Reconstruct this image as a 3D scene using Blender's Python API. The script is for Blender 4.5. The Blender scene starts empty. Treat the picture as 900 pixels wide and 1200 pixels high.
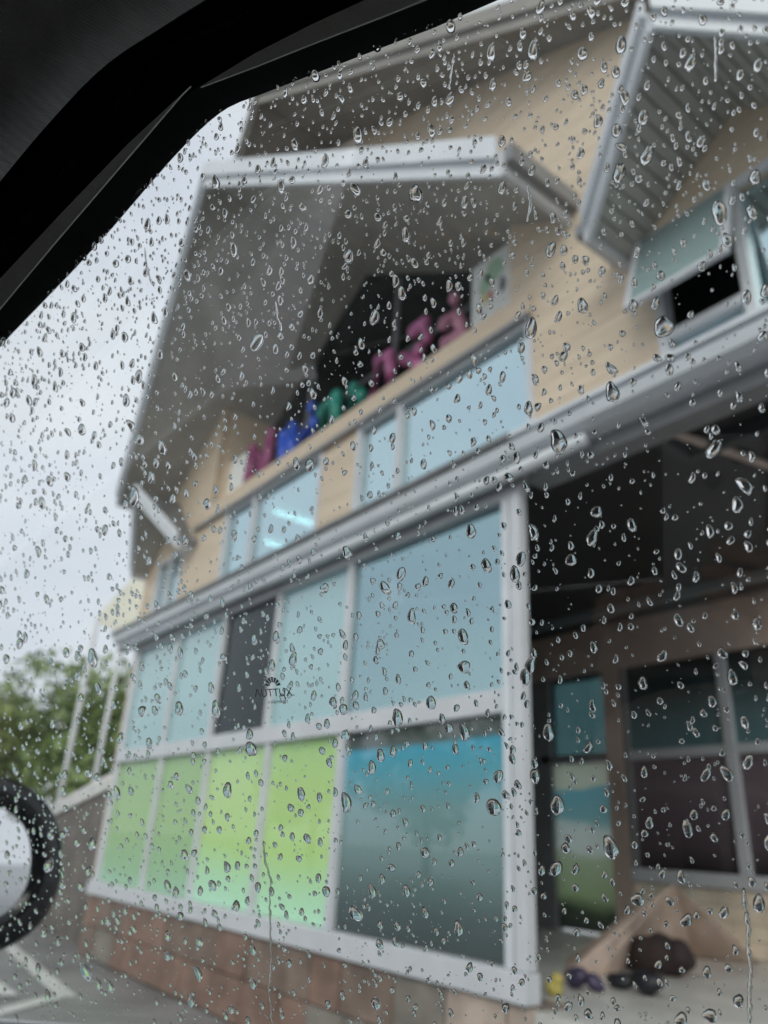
import bpy, bmesh, math, random
import numpy as np
from mathutils import Vector, Matrix
random.seed(7); rng = np.random.default_rng(7)
S = bpy.context.scene
COL = S.collection

# ------------------------------------------------------------------ camera
EYE = Vector((0.0, 0.0, 1.3))
F_PX = 885.08                               # focal length in photograph pixels (900 x 1200)
ROT = Matrix(((0.60783958, 0.29056068, 0.73898954),
              (0.79216769, -0.28609804, -0.53909022),
              (0.05478504, 0.91308401, -0.40407449)))
cam_d = bpy.data.cameras.new('camera')
cam = bpy.data.objects.new('camera', cam_d)
COL.objects.link(cam)
cam.matrix_world = Matrix.Translation(EYE) @ ROT.to_4x4()
cam_d.sensor_fit = 'VERTICAL'
cam_d.sensor_height = 36.0
cam_d.lens = F_PX / 1200 * 36.0
cam_d.clip_start = 0.01
cam_d.clip_end = 3000
cam_d.dof.use_dof = True
cam_d.dof.focus_distance = 0.335
cam_d.dof.aperture_fstop = cam_d.lens / 3.4  # 3.4 mm pupil of a phone lens
S.camera = cam

# ------------------------------------------------------------------ sky, sun, exposure
SUN_EL, SUN_AZ = math.radians(38), math.radians(-52)   # azimuth from +X, counter-clockwise
w = bpy.data.worlds.new('World'); S.world = w; w.use_nodes = True
nt = w.node_tree; nt.nodes.clear()
def N(t, kind, **kw):
    n = t.nodes.new(kind)
    for k, v in kw.items(): setattr(n, k, v)
    return n
sky = N(nt, 'ShaderNodeTexSky', sky_type='NISHITA', sun_disc=False)
sky.sun_elevation = SUN_EL; sky.sun_rotation = math.pi / 2 - SUN_AZ
sky.air_density = 1.5; sky.dust_density = 6.0
tc = N(nt, 'ShaderNodeTexCoord')
mp = N(nt, 'ShaderNodeMapping'); mp.inputs['Scale'].default_value = (1.0, 1.0, 2.4)
nz = N(nt, 'ShaderNodeTexNoise'); nz.inputs['Scale'].default_value = 1.7; nz.inputs['Detail'].default_value = 7; nz.inputs['Roughness'].default_value = .52
cr = N(nt, 'ShaderNodeValToRGB')
cr.color_ramp.elements[0].position = .34; cr.color_ramp.elements[0].color = (8.2, 8.6, 9.9, 1)
cr.color_ramp.elements[1].position = .64; cr.color_ramp.elements[1].color = (10.6, 10.75, 11.3, 1)
mx = N(nt, 'ShaderNodeMix', data_type='RGBA'); mx.inputs[0].default_value = .9
bg = N(nt, 'ShaderNodeBackground'); bg.inputs['Strength'].default_value = .1
wo = N(nt, 'ShaderNodeOutputWorld')
nt.links.new(tc.outputs['Generated'], mp.inputs[0]); nt.links.new(mp.outputs[0], nz.inputs['Vector'])
nt.links.new(nz.outputs[0], cr.inputs[0]); nt.links.new(sky.outputs[0], mx.inputs[6]); nt.links.new(cr.outputs[0], mx.inputs[7])
nt.links.new(mx.outputs[2], bg.inputs[0]); nt.links.new(bg.outputs[0], wo.inputs[0])
sun_d = bpy.data.lights.new('sun', 'SUN'); sun_d.energy = 1.5; sun_d.angle = math.radians(40); sun_d.color = (1, .97, .92)
sun = bpy.data.objects.new('sun', sun_d); COL.objects.link(sun)
sdir = Vector((math.cos(SUN_EL) * math.cos(SUN_AZ), math.cos(SUN_EL) * math.sin(SUN_AZ), math.sin(SUN_EL)))
sun.rotation_euler = sdir.to_track_quat('Z', 'Y').to_euler()
sun.location = (3, -10, 15)
S.view_settings.view_transform = 'Standard'; S.view_settings.look = 'None'
S.view_settings.exposure = 0.0; S.view_settings.gamma = 1
S.render.engine = 'CYCLES'
S.cycles.use_denoising = True
S.cycles.max_bounces = 16; S.cycles.transparent_max_bounces = 24
S.cycles.transmission_bounces = 12; S.cycles.glossy_bounces = 6; S.cycles.diffuse_bounces = 4
S.cycles.sample_clamp_indirect = 6

# ------------------------------------------------------------------ helpers
def pray(x, y):
    return (ROT @ Vector((x - 450, 600 - y, -F_PX))).normalized()
def at_y(x, y, Y):
    d = pray(x, y); return EYE + d * ((Y - EYE.y) / d.y)
def at_z(x, y, Z):
    d = pray(x, y); return EYE + d * ((Z - EYE.z) / d.z)

MATS = {}
def material(name, col, rough=.6, var=.12, scale=6.0, bump=0.0, bscale=40.0, metal=0.0, stretch=(1, 1, 1), col2=None, spec=.5, coat=0):
    if name in MATS: return MATS[name]
    m = bpy.data.materials.new(name); m.use_nodes = True; t = m.node_tree
    b = t.nodes['Principled BSDF']
    b.inputs['Roughness'].default_value = rough; b.inputs['Metallic'].default_value = metal
    b.inputs['Specular IOR Level'].default_value = spec; b.inputs['Coat Weight'].default_value = coat
    co = N(t, 'ShaderNodeTexCoord'); ma = N(t, 'ShaderNodeMapping'); ma.inputs['Scale'].default_value = stretch
    no = N(t, 'ShaderNodeTexNoise'); no.inputs['Scale'].default_value = scale; no.inputs['Detail'].default_value = 6
    ra = N(t, 'ShaderNodeValToRGB')
    c2 = col2 or tuple(min(1, c * (1 + var)) for c in col); c1 = col if col2 else tuple(c * (1 - var) for c in col)
    ra.color_ramp.elements[0].position = .33; ra.color_ramp.elements[0].color = (*c1, 1)
    ra.color_ramp.elements[1].position = .67; ra.color_ramp.elements[1].color = (*c2, 1)
    t.links.new(co.outputs['Object'], ma.inputs[0]); t.links.new(ma.outputs[0], no.inputs['Vector'])
    t.links.new(no.outputs[0], ra.inputs[0]); t.links.new(ra.outputs[0], b.inputs['Base Color'])
    mr = N(t, 'ShaderNodeMapRange'); mr.inputs[3].default_value = max(.02, rough * .8); mr.inputs[4].default_value = min(1, rough * 1.2)
    t.links.new(no.outputs[0], mr.inputs[0]); t.links.new(mr.outputs[0], b.inputs['Roughness'])
    if bump:
        n2 = N(t, 'ShaderNodeTexNoise'); n2.inputs['Scale'].default_value = bscale; n2.inputs['Detail'].default_value = 4
        bp = N(t, 'ShaderNodeBump'); bp.inputs['Strength'].default_value = bump; bp.inputs['Distance'].default_value = .02
        t.links.new(ma.outputs[0], n2.inputs['Vector']); t.links.new(n2.outputs[0], bp.inputs['Height']); t.links.new(bp.outputs[0], b.inputs['Normal'])
    MATS[name] = m
    return m

def schlick(t, f0):
    lw = N(t, 'ShaderNodeLayerWeight'); lw.inputs[0].default_value = .5
    p = N(t, 'ShaderNodeMath', operation='POWER'); p.inputs[1].default_value = 5
    a = N(t, 'ShaderNodeMath', operation='MULTIPLY_ADD'); a.inputs[1].default_value = 1 - f0; a.inputs[2].default_value = f0
    t.links.new(lw.outputs['Facing'], p.inputs[0]); t.links.new(p.outputs[0], a.inputs[0])
    return a.outputs[0]

def glass(name, tint=(.95, .97, .96), refl=(1, 1, 1), f0=.04, rough=0.0, wavy=0.0):
    m = bpy.data.materials.new(name); m.use_nodes = True; t = m.node_tree; t.nodes.clear()
    tr = N(t, 'ShaderNodeBsdfTransparent'); tr.inputs[0].default_value = (*tint, 1)
    gl = N(t, 'ShaderNodeBsdfGlossy'); gl.inputs[0].default_value = (*refl, 1); gl.inputs['Roughness'].default_value = rough
    mi = N(t, 'ShaderNodeMixShader'); o = N(t, 'ShaderNodeOutputMaterial')
    t.links.new(schlick(t, f0), mi.inputs[0]); t.links.new(tr.outputs[0], mi.inputs[1]); t.links.new(gl.outputs[0], mi.inputs[2]); t.links.new(mi.outputs[0], o.inputs[0])
    if wavy:
        co = N(t, 'ShaderNodeTexCoord'); no = N(t, 'ShaderNodeTexNoise'); no.inputs['Scale'].default_value = 1.1; no.inputs['Detail'].default_value = 1
        bp = N(t, 'ShaderNodeBump'); bp.inputs['Strength'].default_value = wavy; bp.inputs['Distance'].default_value = .05
        t.links.new(co.outputs['Object'], no.inputs[0]); t.links.new(no.outputs[0], bp.inputs['Height']); t.links.new(bp.outputs[0], gl.inputs['Normal'])
    MATS[name] = m
    return m

def film(name, stops, z0, z1, f0=.07, noise=.06, rough=.03, wob=.12, trans=0):
    """printed window film: a colour print that runs from z0 up to z1, behind glossy glass"""
    m = bpy.data.materials.new(name); m.use_nodes = True; t = m.node_tree; t.nodes.clear()
    co = N(t, 'ShaderNodeTexCoord'); sp = N(t, 'ShaderNodeSeparateXYZ')
    no = N(t, 'ShaderNodeTexNoise'); no.inputs['Scale'].default_value = 1.4; no.inputs['Detail'].default_value = 4
    ad = N(t, 'ShaderNodeMath', operation='MULTIPLY_ADD'); ad.inputs[1].default_value = wob
    mr = N(t, 'ShaderNodeMapRange'); mr.inputs[1].default_value = z0 + wob / 2; mr.inputs[2].default_value = z1 + wob / 2
    ra = N(t, 'ShaderNodeValToRGB')
    while len(ra.color_ramp.elements) < len(stops): ra.color_ramp.elements.new(.5)
    for e, (p, c) in zip(ra.color_ramp.elements, stops): e.position = p; e.color = (*c, 1)
    di = N(t, 'ShaderNodeBsdfDiffuse'); td = N(t, 'ShaderNodeBsdfTranslucent'); tm = N(t, 'ShaderNodeMixShader'); tm.inputs[0].default_value = trans; gl = N(t, 'ShaderNodeBsdfGlossy'); gl.inputs['Roughness'].default_value = rough
    mi = N(t, 'ShaderNodeMixShader'); o = N(t, 'ShaderNodeOutputMaterial')
    L = t.links.new
    L(co.outputs['Object'], sp.inputs[0]); L(co.outputs['Object'], no.inputs['Vector'])
    L(no.outputs[0], ad.inputs[0]); L(sp.outputs[2], ad.inputs[2]); L(ad.outputs[0], mr.inputs[0]); L(mr.outputs[0], ra.inputs[0])
    L(ra.outputs[0], di.inputs[0]); L(ra.outputs[0], td.inputs[0]); L(di.outputs[0], tm.inputs[1]); L(td.outputs[0], tm.inputs[2]); L(schlick(t, f0), mi.inputs[0]); L(tm.outputs[0], mi.inputs[1]); L(gl.outputs[0], mi.inputs[2]); L(mi.outputs[0], o.inputs[0])
    MATS[name] = m
    return m

class MB:
    """collects simple solids, builds them as one mesh object"""
    def __init__(s): s.v = []; s.f = []
    def box(s, a, b):
        (x0, y0, z0), (x1, y1, z1) = a, b
        i = len(s.v)
        s.v += [(x0, y0, z0), (x1, y0, z0), (x1, y1, z0), (x0, y1, z0), (x0, y0, z1), (x1, y0, z1), (x1, y1, z1), (x0, y1, z1)]
        s.f += [tuple(i + k for k in q) for q in ((3, 2, 1, 0), (4, 5, 6, 7), (0, 1, 5, 4), (1, 2, 6, 5), (2, 3, 7, 6), (3, 0, 4, 7))]
        return s
    def hexa(s, p):
        i = len(s.v); s.v += [tuple(q) for q in p]
        s.f += [tuple(i + k for k in q) for q in ((3, 2, 1, 0), (4, 5, 6, 7), (0, 1, 5, 4), (1, 2, 6, 5), (2, 3, 7, 6), (3, 0, 4, 7))]
        return s
    def strip(s, A, B, off):
        """a solid band between polylines A and B (lists of Vectors), thickened by vector off"""
        i = len(s.v); n = len(A)
        for a, b in zip(A, B):
            s.v += [tuple(a), tuple(b), tuple(b + off), tuple(a + off)]
        for k in range(n - 1):
            p, q = i + 4 * k, i + 4 * (k + 1)
            for e in range(4):
                s.f.append((p + e, p + (e + 1) % 4, q + (e + 1) % 4, q + e))
        s.f += [(i + 3, i + 2, i + 1, i), (i + 4 * n - 4, i + 4 * n - 3, i + 4 * n - 2, i + 4 * n - 1)]
        return s
    def prism(s, poly, off):
        """closed polygon extruded by vector off"""
        i = len(s.v); n = len(poly); off = Vector(off)
        s.v += [tuple(p) for p in poly] + [tuple(Vector(p) + off) for p in poly]
        s.f += [tuple(i + k for k in reversed(range(n))), tuple(i + n + k for k in range(n))]
        for k in range(n): s.f.append((i + k, i + (k + 1) % n, i + n + (k + 1) % n, i + n + k))
        return s
    def tube(s, pts, r, seg=8):
        pts = [Vector(p) for p in pts]; n = len(pts); i = len(s.v)
        rs = r if isinstance(r, (list, tuple)) else [r] * n
        for k, p in enumerate(pts):
            d = (pts[min(k + 1, n - 1)] - pts[max(k - 1, 0)]).normalized()
            a = d.cross(Vector((0, 0, 1)) if abs(d.z) < .9 else Vector((1, 0, 0))).normalized(); b = d.cross(a)
            for e in range(seg):
                th = 2 * math.pi * e / seg
                s.v.append(tuple(p + (a * math.cos(th) + b * math.sin(th)) * rs[k]))
        for k in range(n - 1):
            for e in range(seg):
                s.f.append((i + k * seg + e, i + k * seg + (e + 1) % seg, i + (k + 1) * seg + (e + 1) % seg, i + (k + 1) * seg + e))
        s.f += [tuple(i + e for e in reversed(range(seg))), tuple(i + (n - 1) * seg + e for e in range(seg))]
        return s
    def ball(s, c, r, seg=10, rings=6, sc=(1, 1, 1)):
        i = len(s.v); c = Vector(c)
        s.v.append((c.x, c.y, c.z - r * sc[2]))
        for a in range(1, rings):
            ph = -math.pi / 2 + math.pi * a / rings
            for e in range(seg):
                th = 2 * math.pi * e / seg
                s.v.append((c.x + r * sc[0] * math.cos(ph) * math.cos(th), c.y + r * sc[1] * math.cos(ph) * math.sin(th), c.z + r * sc[2] * math.sin(ph)))
        s.v.append((c.x, c.y, c.z + r * sc[2])); top = len(s.v) - 1
        for e in range(seg):
            s.f.append((i, i + 1 + (e + 1) % seg, i + 1 + e))
            for a in range(rings - 2):
                p = i + 1 + a * seg
                s.f.append((p + e, p + (e + 1) % seg, p + seg + (e + 1) % seg, p + seg + e))
            p = i + 1 + (rings - 2) * seg
            s.f.append((p + e, p + (e + 1) % seg, top))
        return s
    def build(s, name, mat, parent=None, smooth=False, bevel=0):
        me = bpy.data.meshes.new(name); me.from_pydata(s.v, [], s.f); me.update()
        bm = bmesh.new(); bm.from_mesh(me); bmesh.ops.recalc_face_normals(bm, faces=bm.faces)
        if bevel: bmesh.ops.bevel(bm, geom=list(bm.edges), offset=bevel, segments=2, profile=.6, affect='EDGES', clamp_overlap=True)
        bm.to_mesh(me); bm.free()
        if smooth: me.polygons.foreach_set('use_smooth', [True] * len(me.polygons))
        me.materials.append(MATS[mat] if isinstance(mat, str) else mat)
        o = bpy.data.objects.new(name, me); COL.objects.link(o)
        if parent is not None: adopt(o, parent)
        return o
def adopt(o, parent):
    o.parent = parent
    if parent.type == 'EMPTY' and parent.get('_world'):
        o.matrix_parent_inverse = Matrix.Translation(-Vector(parent.location))
def tag(o, label, cat, group=None):
    o['label'] = label; o['category'] = cat
    if group: o['group'] = group
    return o
def thing(name, loc, label, cat, group=None):
    """an Empty at the base of a thing; its parts are modelled in world coordinates"""
    o = bpy.data.objects.new(name, None); COL.objects.link(o); o.location = loc; o['_world'] = True
    return tag(o, label, cat, group)

# ------------------------------------------------------------------ materials
material('wet_asphalt', (.17, .172, .175), .30, .22, 1.3, .25, 90, col2=(.27, .27, .272))
material('white_paint_line', (.45, .45, .44), .4, .3, 9, col2=(.80, .80, .78))
material('siding', (.63, .515, .39), .55, .10, 2.2, .2, 14, stretch=(1, 1, 9), col2=(.73, .60, .46))
material('siding_b', (.60, .485, .365), .55, .10, 2.2, .2, 14, stretch=(1, 1, 9), col2=(.69, .56, .425))
material('siding_core', (.56, .44, .32), .7, .1)
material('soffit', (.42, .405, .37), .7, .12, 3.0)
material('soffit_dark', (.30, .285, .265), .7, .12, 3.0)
material('slat', (.44, .43, .395), .6, .10, 4.0)
material('white_trim', (.66, .69, .73), .35, .06, 3.0)
material('alu_white', (.60, .615, .645), .32, .06, 4.0)
material('alu_grey', (.24, .245, .255), .35, .08, 4.0)
material('gutter_dark', (.16, .165, .17), .4, .2, 5.0)
material('tile_red', (.23, .145, .11), .5, .25, 5.0, .3, 30)
material('tile_brown', (.20, .145, .115), .5, .25, 5.0, .3, 30)
material('tile_grey', (.23, .205, .175), .5, .2, 5.0, .3, 30)
material('tile_cream', (.82, .72, .58), .5, .18, 4.0, .2, 30)
material('tile_pale_reflection', (.46, .37, .31), .5, .2, 5.0, .3, 30)  # pinkish reflection on the car window, painted into the end tiles
material('mortar', (.19, .155, .13), .8, .15, 8.0)
material('plinth', (.60, .585, .55), .3, .2, 2.5, .2, 50)
material('interior_wall', (.20, .23, .24), .7, .2, .8)
material('interior_dark', (.055, .06, .065), .6, .3, .8)
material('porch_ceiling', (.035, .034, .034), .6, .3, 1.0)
material('header_brown', (.58, .45, .39), .6, .2, 1.5)
material('poster_white', (.90, .92, .90), .5, .05, 3)
material('ramp_wall', (.16, .14, .125), .7, .3, 3.0, .3, 20)
material('coping', (.74, .73, .71), .5, .15, 3.0)
material('canvas', (.78, .77, .66), .7, .06, 3.0)
material('pole_white', (.66, .68, .70), .4, .06, 3.0)
material('bark', (.09, .07, .05), .9, .3, 8.0)
material('leaf_olive', (.27, .32, .11), .6, .45, .9)
material('leaf_green', (.20, .27, .10), .6, .45, .9)
material('leaf_dark', (.12, .155, .085), .6, .4, .9)
glass('pane_glass', (.955, .98, .97), (1, 1, 1), .072)
glass('shop_glass', (.30, .42, .44), (.66, .90, .95), .52, .0, .12)
glass('upper_glass', (.34, .44, .46), (.76, .95, 1.0), .70, .0, .10)
glass('dark_glass', (.25, .27, .28), (.85, .92, .95), .06)
glass('porch_glass', (.25, .36, .37), (.8, .95, .97), .20)
film('film_frost', [(0, (.26, .50, .52)), (.45, (.33, .59, .62)), (1, (.29, .53, .57))], 2.1, 3.5, .30)
film('film_lime', [(0, (.50, .82, .62)), (.16, (.50, .84, .54)), (.40, (.50, .76, .27)), (.75, (.53, .76, .32)), (1, (.48, .74, .34))], .7, 2.05, .08, wob=.35)
film('film_green', [(0, (.37, .62, .46)), (.2, (.35, .59, .34)), (.5, (.36, .57, .24)), (1, (.35, .56, .26))], .7, 2.05, .08, wob=.35)
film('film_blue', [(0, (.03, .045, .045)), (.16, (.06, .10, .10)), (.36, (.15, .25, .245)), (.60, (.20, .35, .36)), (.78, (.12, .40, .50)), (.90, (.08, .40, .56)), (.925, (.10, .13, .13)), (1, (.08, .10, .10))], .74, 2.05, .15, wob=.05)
film('film_sash', [(0, (.30, .41, .41)), (1, (.20, .27, .27))], 4.3, 5.0, .12)
film('film_scene', [(0, (.03, .035, .03)), (.11, (.05, .07, .04)), (.20, (.34, .45, .24)), (.42, (.46, .58, .38)), (.47, (.74, .84, .78)), (.60, (.70, .84, .78)), (.65, (.26, .54, .56)), (.84, (.20, .52, .60)), (.87, (.70, .78, .62)), (1, (.70, .78, .62))], .62, 2.24, .08, wob=.30, trans=.5)
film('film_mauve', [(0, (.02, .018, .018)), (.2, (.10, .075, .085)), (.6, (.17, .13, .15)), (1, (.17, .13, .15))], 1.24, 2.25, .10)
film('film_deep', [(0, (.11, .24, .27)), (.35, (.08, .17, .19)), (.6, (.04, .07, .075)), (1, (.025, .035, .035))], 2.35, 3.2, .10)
material('black_rubber', (.006, .006, .007), .9, .2, 30, spec=.08)
material('black_trim', (.006, .007, .012), .7, .2, 30, .15, 300, spec=.15)
material('trim_grey', (.88, .90, .86), .5, .1, 20, .1, 400)
glass('tinted_glass', (.30, .32, .31), (1, 1, 1), .04)
material('pillar_trim', (.62, .61, .59), .7, .08, 20, .2, 400)
material('cabin_plastic', (.03, .03, .032), .6, .2, 20, .3, 500)
material('seat_cloth', (.06, .06, .065), .9, .2, 60, .4, 700)
material('car_paint', (.03, .04, .075), .25, .1, 2, coat=1)
material('mirror_black', (.008, .009, .012), .18, .2, 5)
material('tyre', (.012, .012, .012), .8, .2, 10)
material('alloy', (.45, .46, .47), .3, .1, 5, metal=1)
material('chrome_mirror', (.9, .9, .9), .02, .01, 2, metal=1)
# headliner weave
hm = material('headliner', (.34, .34, .345), .95, .12, 60, spec=.2); ht = hm.node_tree
hb = ht.nodes['Principled BSDF']; hc = N(ht, 'ShaderNodeTexCoord')
wv1 = N(ht, 'ShaderNodeTexWave', bands_direction='X'); wv1.inputs['Scale'].default_value = 230; wv1.inputs['Distortion'].default_value = 1.5
wv2 = N(ht, 'ShaderNodeTexWave', bands_direction='Z'); wv2.inputs['Scale'].default_value = 230; wv2.inputs['Distortion'].default_value = 1.5
wm = N(ht, 'ShaderNodeMath', operation='ADD'); wb = N(ht, 'ShaderNodeBump'); wb.inputs['Strength'].default_value = .5; wb.inputs['Distance'].default_value = .001
ht.links.new(hc.outputs['Object'], wv1.inputs[0]); ht.links.new(hc.outputs['Object'], wv2.inputs[0])
ht.links.new(wv1.outputs[1], wm.inputs[0]); ht.links.new(wv2.outputs[1], wm.inputs[1]); ht.links.new(wm.outputs[0], wb.inputs['Height']); ht.links.new(wb.outputs[0], hb.inputs['Normal'])
# water: clear, index 1.33
wt = bpy.data.materials.new('water_drop'); wt.use_nodes = True; wt.node_tree.nodes.clear()
wg = N(wt.node_tree, 'ShaderNodeBsdfGlass'); wg.inputs['IOR'].default_value = 1.333; wg.inputs['Roughness'].default_value = 0
wo2 = N(wt.node_tree, 'ShaderNodeOutputMaterial'); wt.node_tree.links.new(wg.outputs[0], wo2.inputs[0]); MATS['water_drop'] = wt
# lamp tube
em = bpy.data.materials.new('lit_tube'); em.use_nodes = True; eb = em.node_tree.nodes['Principled BSDF']
eb.inputs['Base Color'].default_value = (.9, .95, .9, 1); eb.inputs['Emission Color'].default_value = (.93, 1, .88, 1); eb.inputs['Emission Strength'].default_value = 22; MATS['lit_tube'] = em

# ------------------------------------------------------------------ ground
g = MB(); g.v = [(-900, -900, 0), (900, -900, 0), (900, 900, 0), (-900, 900, 0)]; g.f = [(0, 1, 2, 3)]
o = g.build('ground', 'wet_asphalt'); o['kind'] = 'structure'
m = MB()
def ribbon(m, a, b, wd, z=.004):
    a, b = Vector((*a, z)), Vector((*b, z)); d = (b - a).normalized(); s = Vector((-d.y, d.x, 0)) * wd / 2
    i = len(m.v); m.v += [tuple(a - s), tuple(b - s), tuple(b + s), tuple(a + s)]; m.f.append((i, i + 1, i + 2, i + 3))
ribbon(m, (-14.2, 3.0), (-7.45, 2.47), .16)
ribbon(m, (-7.5, 2.40), (-6.5, 1.2), .16, .008)
ribbon(m, (-12.2, 2.0), (-7.6, 2.05), .14, .012)
o = m.build('road_marking', 'white_paint_line'); o['kind'] = 'structure'

# ------------------------------------------------------------------ the building
YF = 3.30; YW = 3.50; FLOOR = .60
B = thing('shop_building', (-6, YF, 0), 'tan clad two storey shop building with pointed white gables and a glazed front', 'building')

# --- tiled base wall below the shop front
core = MB().box((-9.86, YF + .02, 0), (-3.0, YF + .22, .615)).build('base_wall', 'mortar', B)
zr = [0.01, .31, .61]
for r in range(2):
    x = -9.86 - (.17 if r % 2 else 0)
    while x < -3.03:
        x1 = x + random.choice((.36, .46, .56)); a, b = max(x, -9.86), min(x1, -3.0)
        if b - a > .05:
            d = random.uniform(0, .012)
            MB().box((a + .006, YF - .012 - d, zr[r] + .005), (b - .006, YF + .02, zr[r + 1] - .005)).build(
                'stone_tile', 'tile_pale_reflection' if a > -4.0 and r == 1 else random.choice(['tile_red', 'tile_red', 'tile_brown', 'tile_brown', 'tile_grey']), core)
        x = x1
# --- porch plinth to the right of the shop front and the inner floor
MB().box((-2.995, YF - .02, 0), (-.45, 9.0, FLOOR)).build('porch_plinth', 'plinth', B)
MB().box((-9.8, YF + .23, .0), (-2.998, 9.0, FLOOR - .002)).build('inner_floor', 'plinth', B)

# --- glazed shop front: every member its own part, every pane its own part
vx = [-9.80, -8.40, -7.22, -6.03, -4.91]
MW, MD = .075, .10
head = MB().box((-9.88, YF - .01, 3.44), (-3.03, YF + .06, 3.56)).build('head_rail', 'alu_white', B, bevel=.006)
sill = MB().box((-9.88, YF - .05, .615), (-3.025, YF + .06, .755)).build('sill_rail', 'alu_white', B, bevel=.008)
trans = MB().box((-9.84, YF - .013, 2.06), (-3.21, YF + .095, 2.20)).build('transom', 'alu_white', B, bevel=.006)
for x in vx:
    wd = .13 if x < -9.5 else MW
    MB().box((x - wd / 2, YF, .757), (x + wd / 2, YF + MD, 2.058)).build('mullion', 'alu_white', B, bevel=.005)
for x in [-9.80, -8.46, -7.27, -6.12, -4.95]:
    wd = .13 if x < -9.5 else MW
    MB().box((x - wd / 2, YF + .002, 2.202), (x + wd / 2, YF + MD, 3.438)).build('mullion', 'alu_white', B, bevel=.005)
MB().box((-3.20, YF - .02, .757), (-3.135, YF + .07, 3.438)).build('jamb_post', 'white_trim', B, bevel=.008)
MB().box((-3.115, YF - .03, .757), (-3.03, YF + .045, 3.438)).build('corner_post', 'alu_white', B, bevel=.01)
MB().box((-3.134, YF, .757), (-3.116, YF + .05, 3.438)).build('post_joint', 'gutter_dark', B)
MB().box((-10.05, YF + .05, 0), (-9.89, YF + .4, 3.6)).build('corner_pier', 'siding', B)
lo = [(-9.735, -8.44, 'film_green'), (-8.36, -7.26, 'film_green'), (-7.18, -6.07, 'film_lime'), (-5.99, -4.95, 'film_lime'), (-4.87, -3.205, 'film_blue')]
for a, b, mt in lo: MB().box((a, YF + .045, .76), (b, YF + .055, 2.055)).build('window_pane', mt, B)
up = [(-9.735, -8.5, 'film_frost'), (-8.42, -7.31, 'film_frost'), (-7.23, -6.16, 'dark_glass'), (-6.08, -4.99, 'film_frost'), (-4.91, -3.205, 'shop_glass')]
for a, b, mt in up: MB().box((a, YF + .045, 2.205), (b, YF + .055, 3.435)).build('window_pane', mt, B)
# room behind the glass
MB().box((-9.8, 7.2, .6), (-7.11, 7.3, 3.57)).build('room_back_wall', 'interior_wall', B)
MB().box((-10.0, YF + .42, .0), (-9.9, 7.31, 3.6)).build('end_wall', 'siding', B)
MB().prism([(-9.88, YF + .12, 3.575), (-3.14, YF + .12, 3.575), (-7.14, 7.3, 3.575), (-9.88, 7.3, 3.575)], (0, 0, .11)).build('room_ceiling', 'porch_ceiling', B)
# glass return wall of the shop, running back from the corner post
A0, A1 = Vector((-3.20, YF + .16, 0)), Vector((-7.1, 7.0, 0))
dd = (A1 - A0); nn = Vector((-dd.y, dd.x, 0)).normalized() * .03
def slab(p0, p1, z0, z1, th, name, mat):
    q = nn.normalized() * th
    return MB().hexa([(*(p - qq).xy, z) for z in (z0, z1) for p, qq in ((p0, q), (p1, q), (p1, -q), (p0, -q))]).build(name, mat, B)
slab(A0, A1, 3.562, 3.799, .035, 'return_header', 'porch_ceiling'); slab(A0, A1, FLOOR, .75, .04, 'sill_rail', 'alu_white'); slab(A0, A1, 2.06, 2.2, .04, 'transom', 'alu_white'); slab(A0, A1, 3.44, 3.56, .04, 'head_rail', 'alu_white')
for k in range(4):
    p0, p1 = A0 + dd * (k / 4 + .005), A0 + dd * ((k + 1) / 4 - .02)
    slab(p0, p1, .755, 2.055, .006, 'window_pane', 'porch_glass'); slab(p0, p1, 2.205, 3.435, .006, 'window_pane', 'porch_glass')
    slab(A0 + dd * ((k + 1) / 4 - .019), A0 + dd * ((k + 1) / 4 + .004), FLOOR, 3.435, .035, 'mullion', 'alu_white')

# --- porch: back wall at Y = 7 with door film, windows, header and a low cream tiled wall
YP = 7.0
MB().box((-5.16, YP + .32, FLOOR), (-.55, YP + .45, 3.8)).build('porch_back_wall', 'interior_dark', B)
MB().box((-7.05, YP - .03, 3.22), (-.55, YP + .3, 3.78)).build('porch_header', 'header_brown', B)
MB().prism([(-3.10, YF + .22, 3.80), (-1.0, YF + .22, 3.80), (-1.25, YF + .62, 3.80), (-2.995, 6.6, 3.80), (-2.995, 7.3, 3.80), (-7.2, 7.3, 3.80)], (0, 0, .06)).build('porch_ceiling', 'porch_ceiling', B)  # ceiling cut slantwise out of view to let light onto the porch
MB().tube([at_z(738, 489, 3.76), at_z(905, 547, 3.76)], .03).build('ceiling_bar', 'header_brown', B, smooth=True)  # slanting bar added to draw a pale line across the ceiling
MB().box((-6.2, YP - .02, 2.26), (-5.27, YP + .08, 2.35)).build('transom', 'alu_grey', B, bevel=.005)
MB().box((-5.05, YP - .02, 2.26), (-.55, YP + .08, 2.35)).build('transom', 'alu_white', B, bevel=.005)
MB().box((-5.05, YP - .05, 1.12), (-.55, YP + .1, 1.24)).build('window_sill', 'alu_white', B, bevel=.006)
MB().box((-5.26, YP - .04, FLOOR), (-5.06, YP + .12, 3.22)).build('porch_pier', 'header_brown', B)
MB().box((-5.055, YP - .025, 1.242), (-4.99, YP + .08, 3.22)).build('mullion', 'alu_grey', B, bevel=.005)
for x in (-3.88, -2.65, -1.4): MB().box((x - .05, YP - .03, 1.243), (x + .05, YP + .09, 3.22)).build('mullion', 'alu_white', B, bevel=.005)
MB().box((-7.0, YP - .02, FLOOR), (-6.05, YP + .1, 3.22)).build('door_jamb', 'alu_grey', B, bevel=.005)
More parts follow.
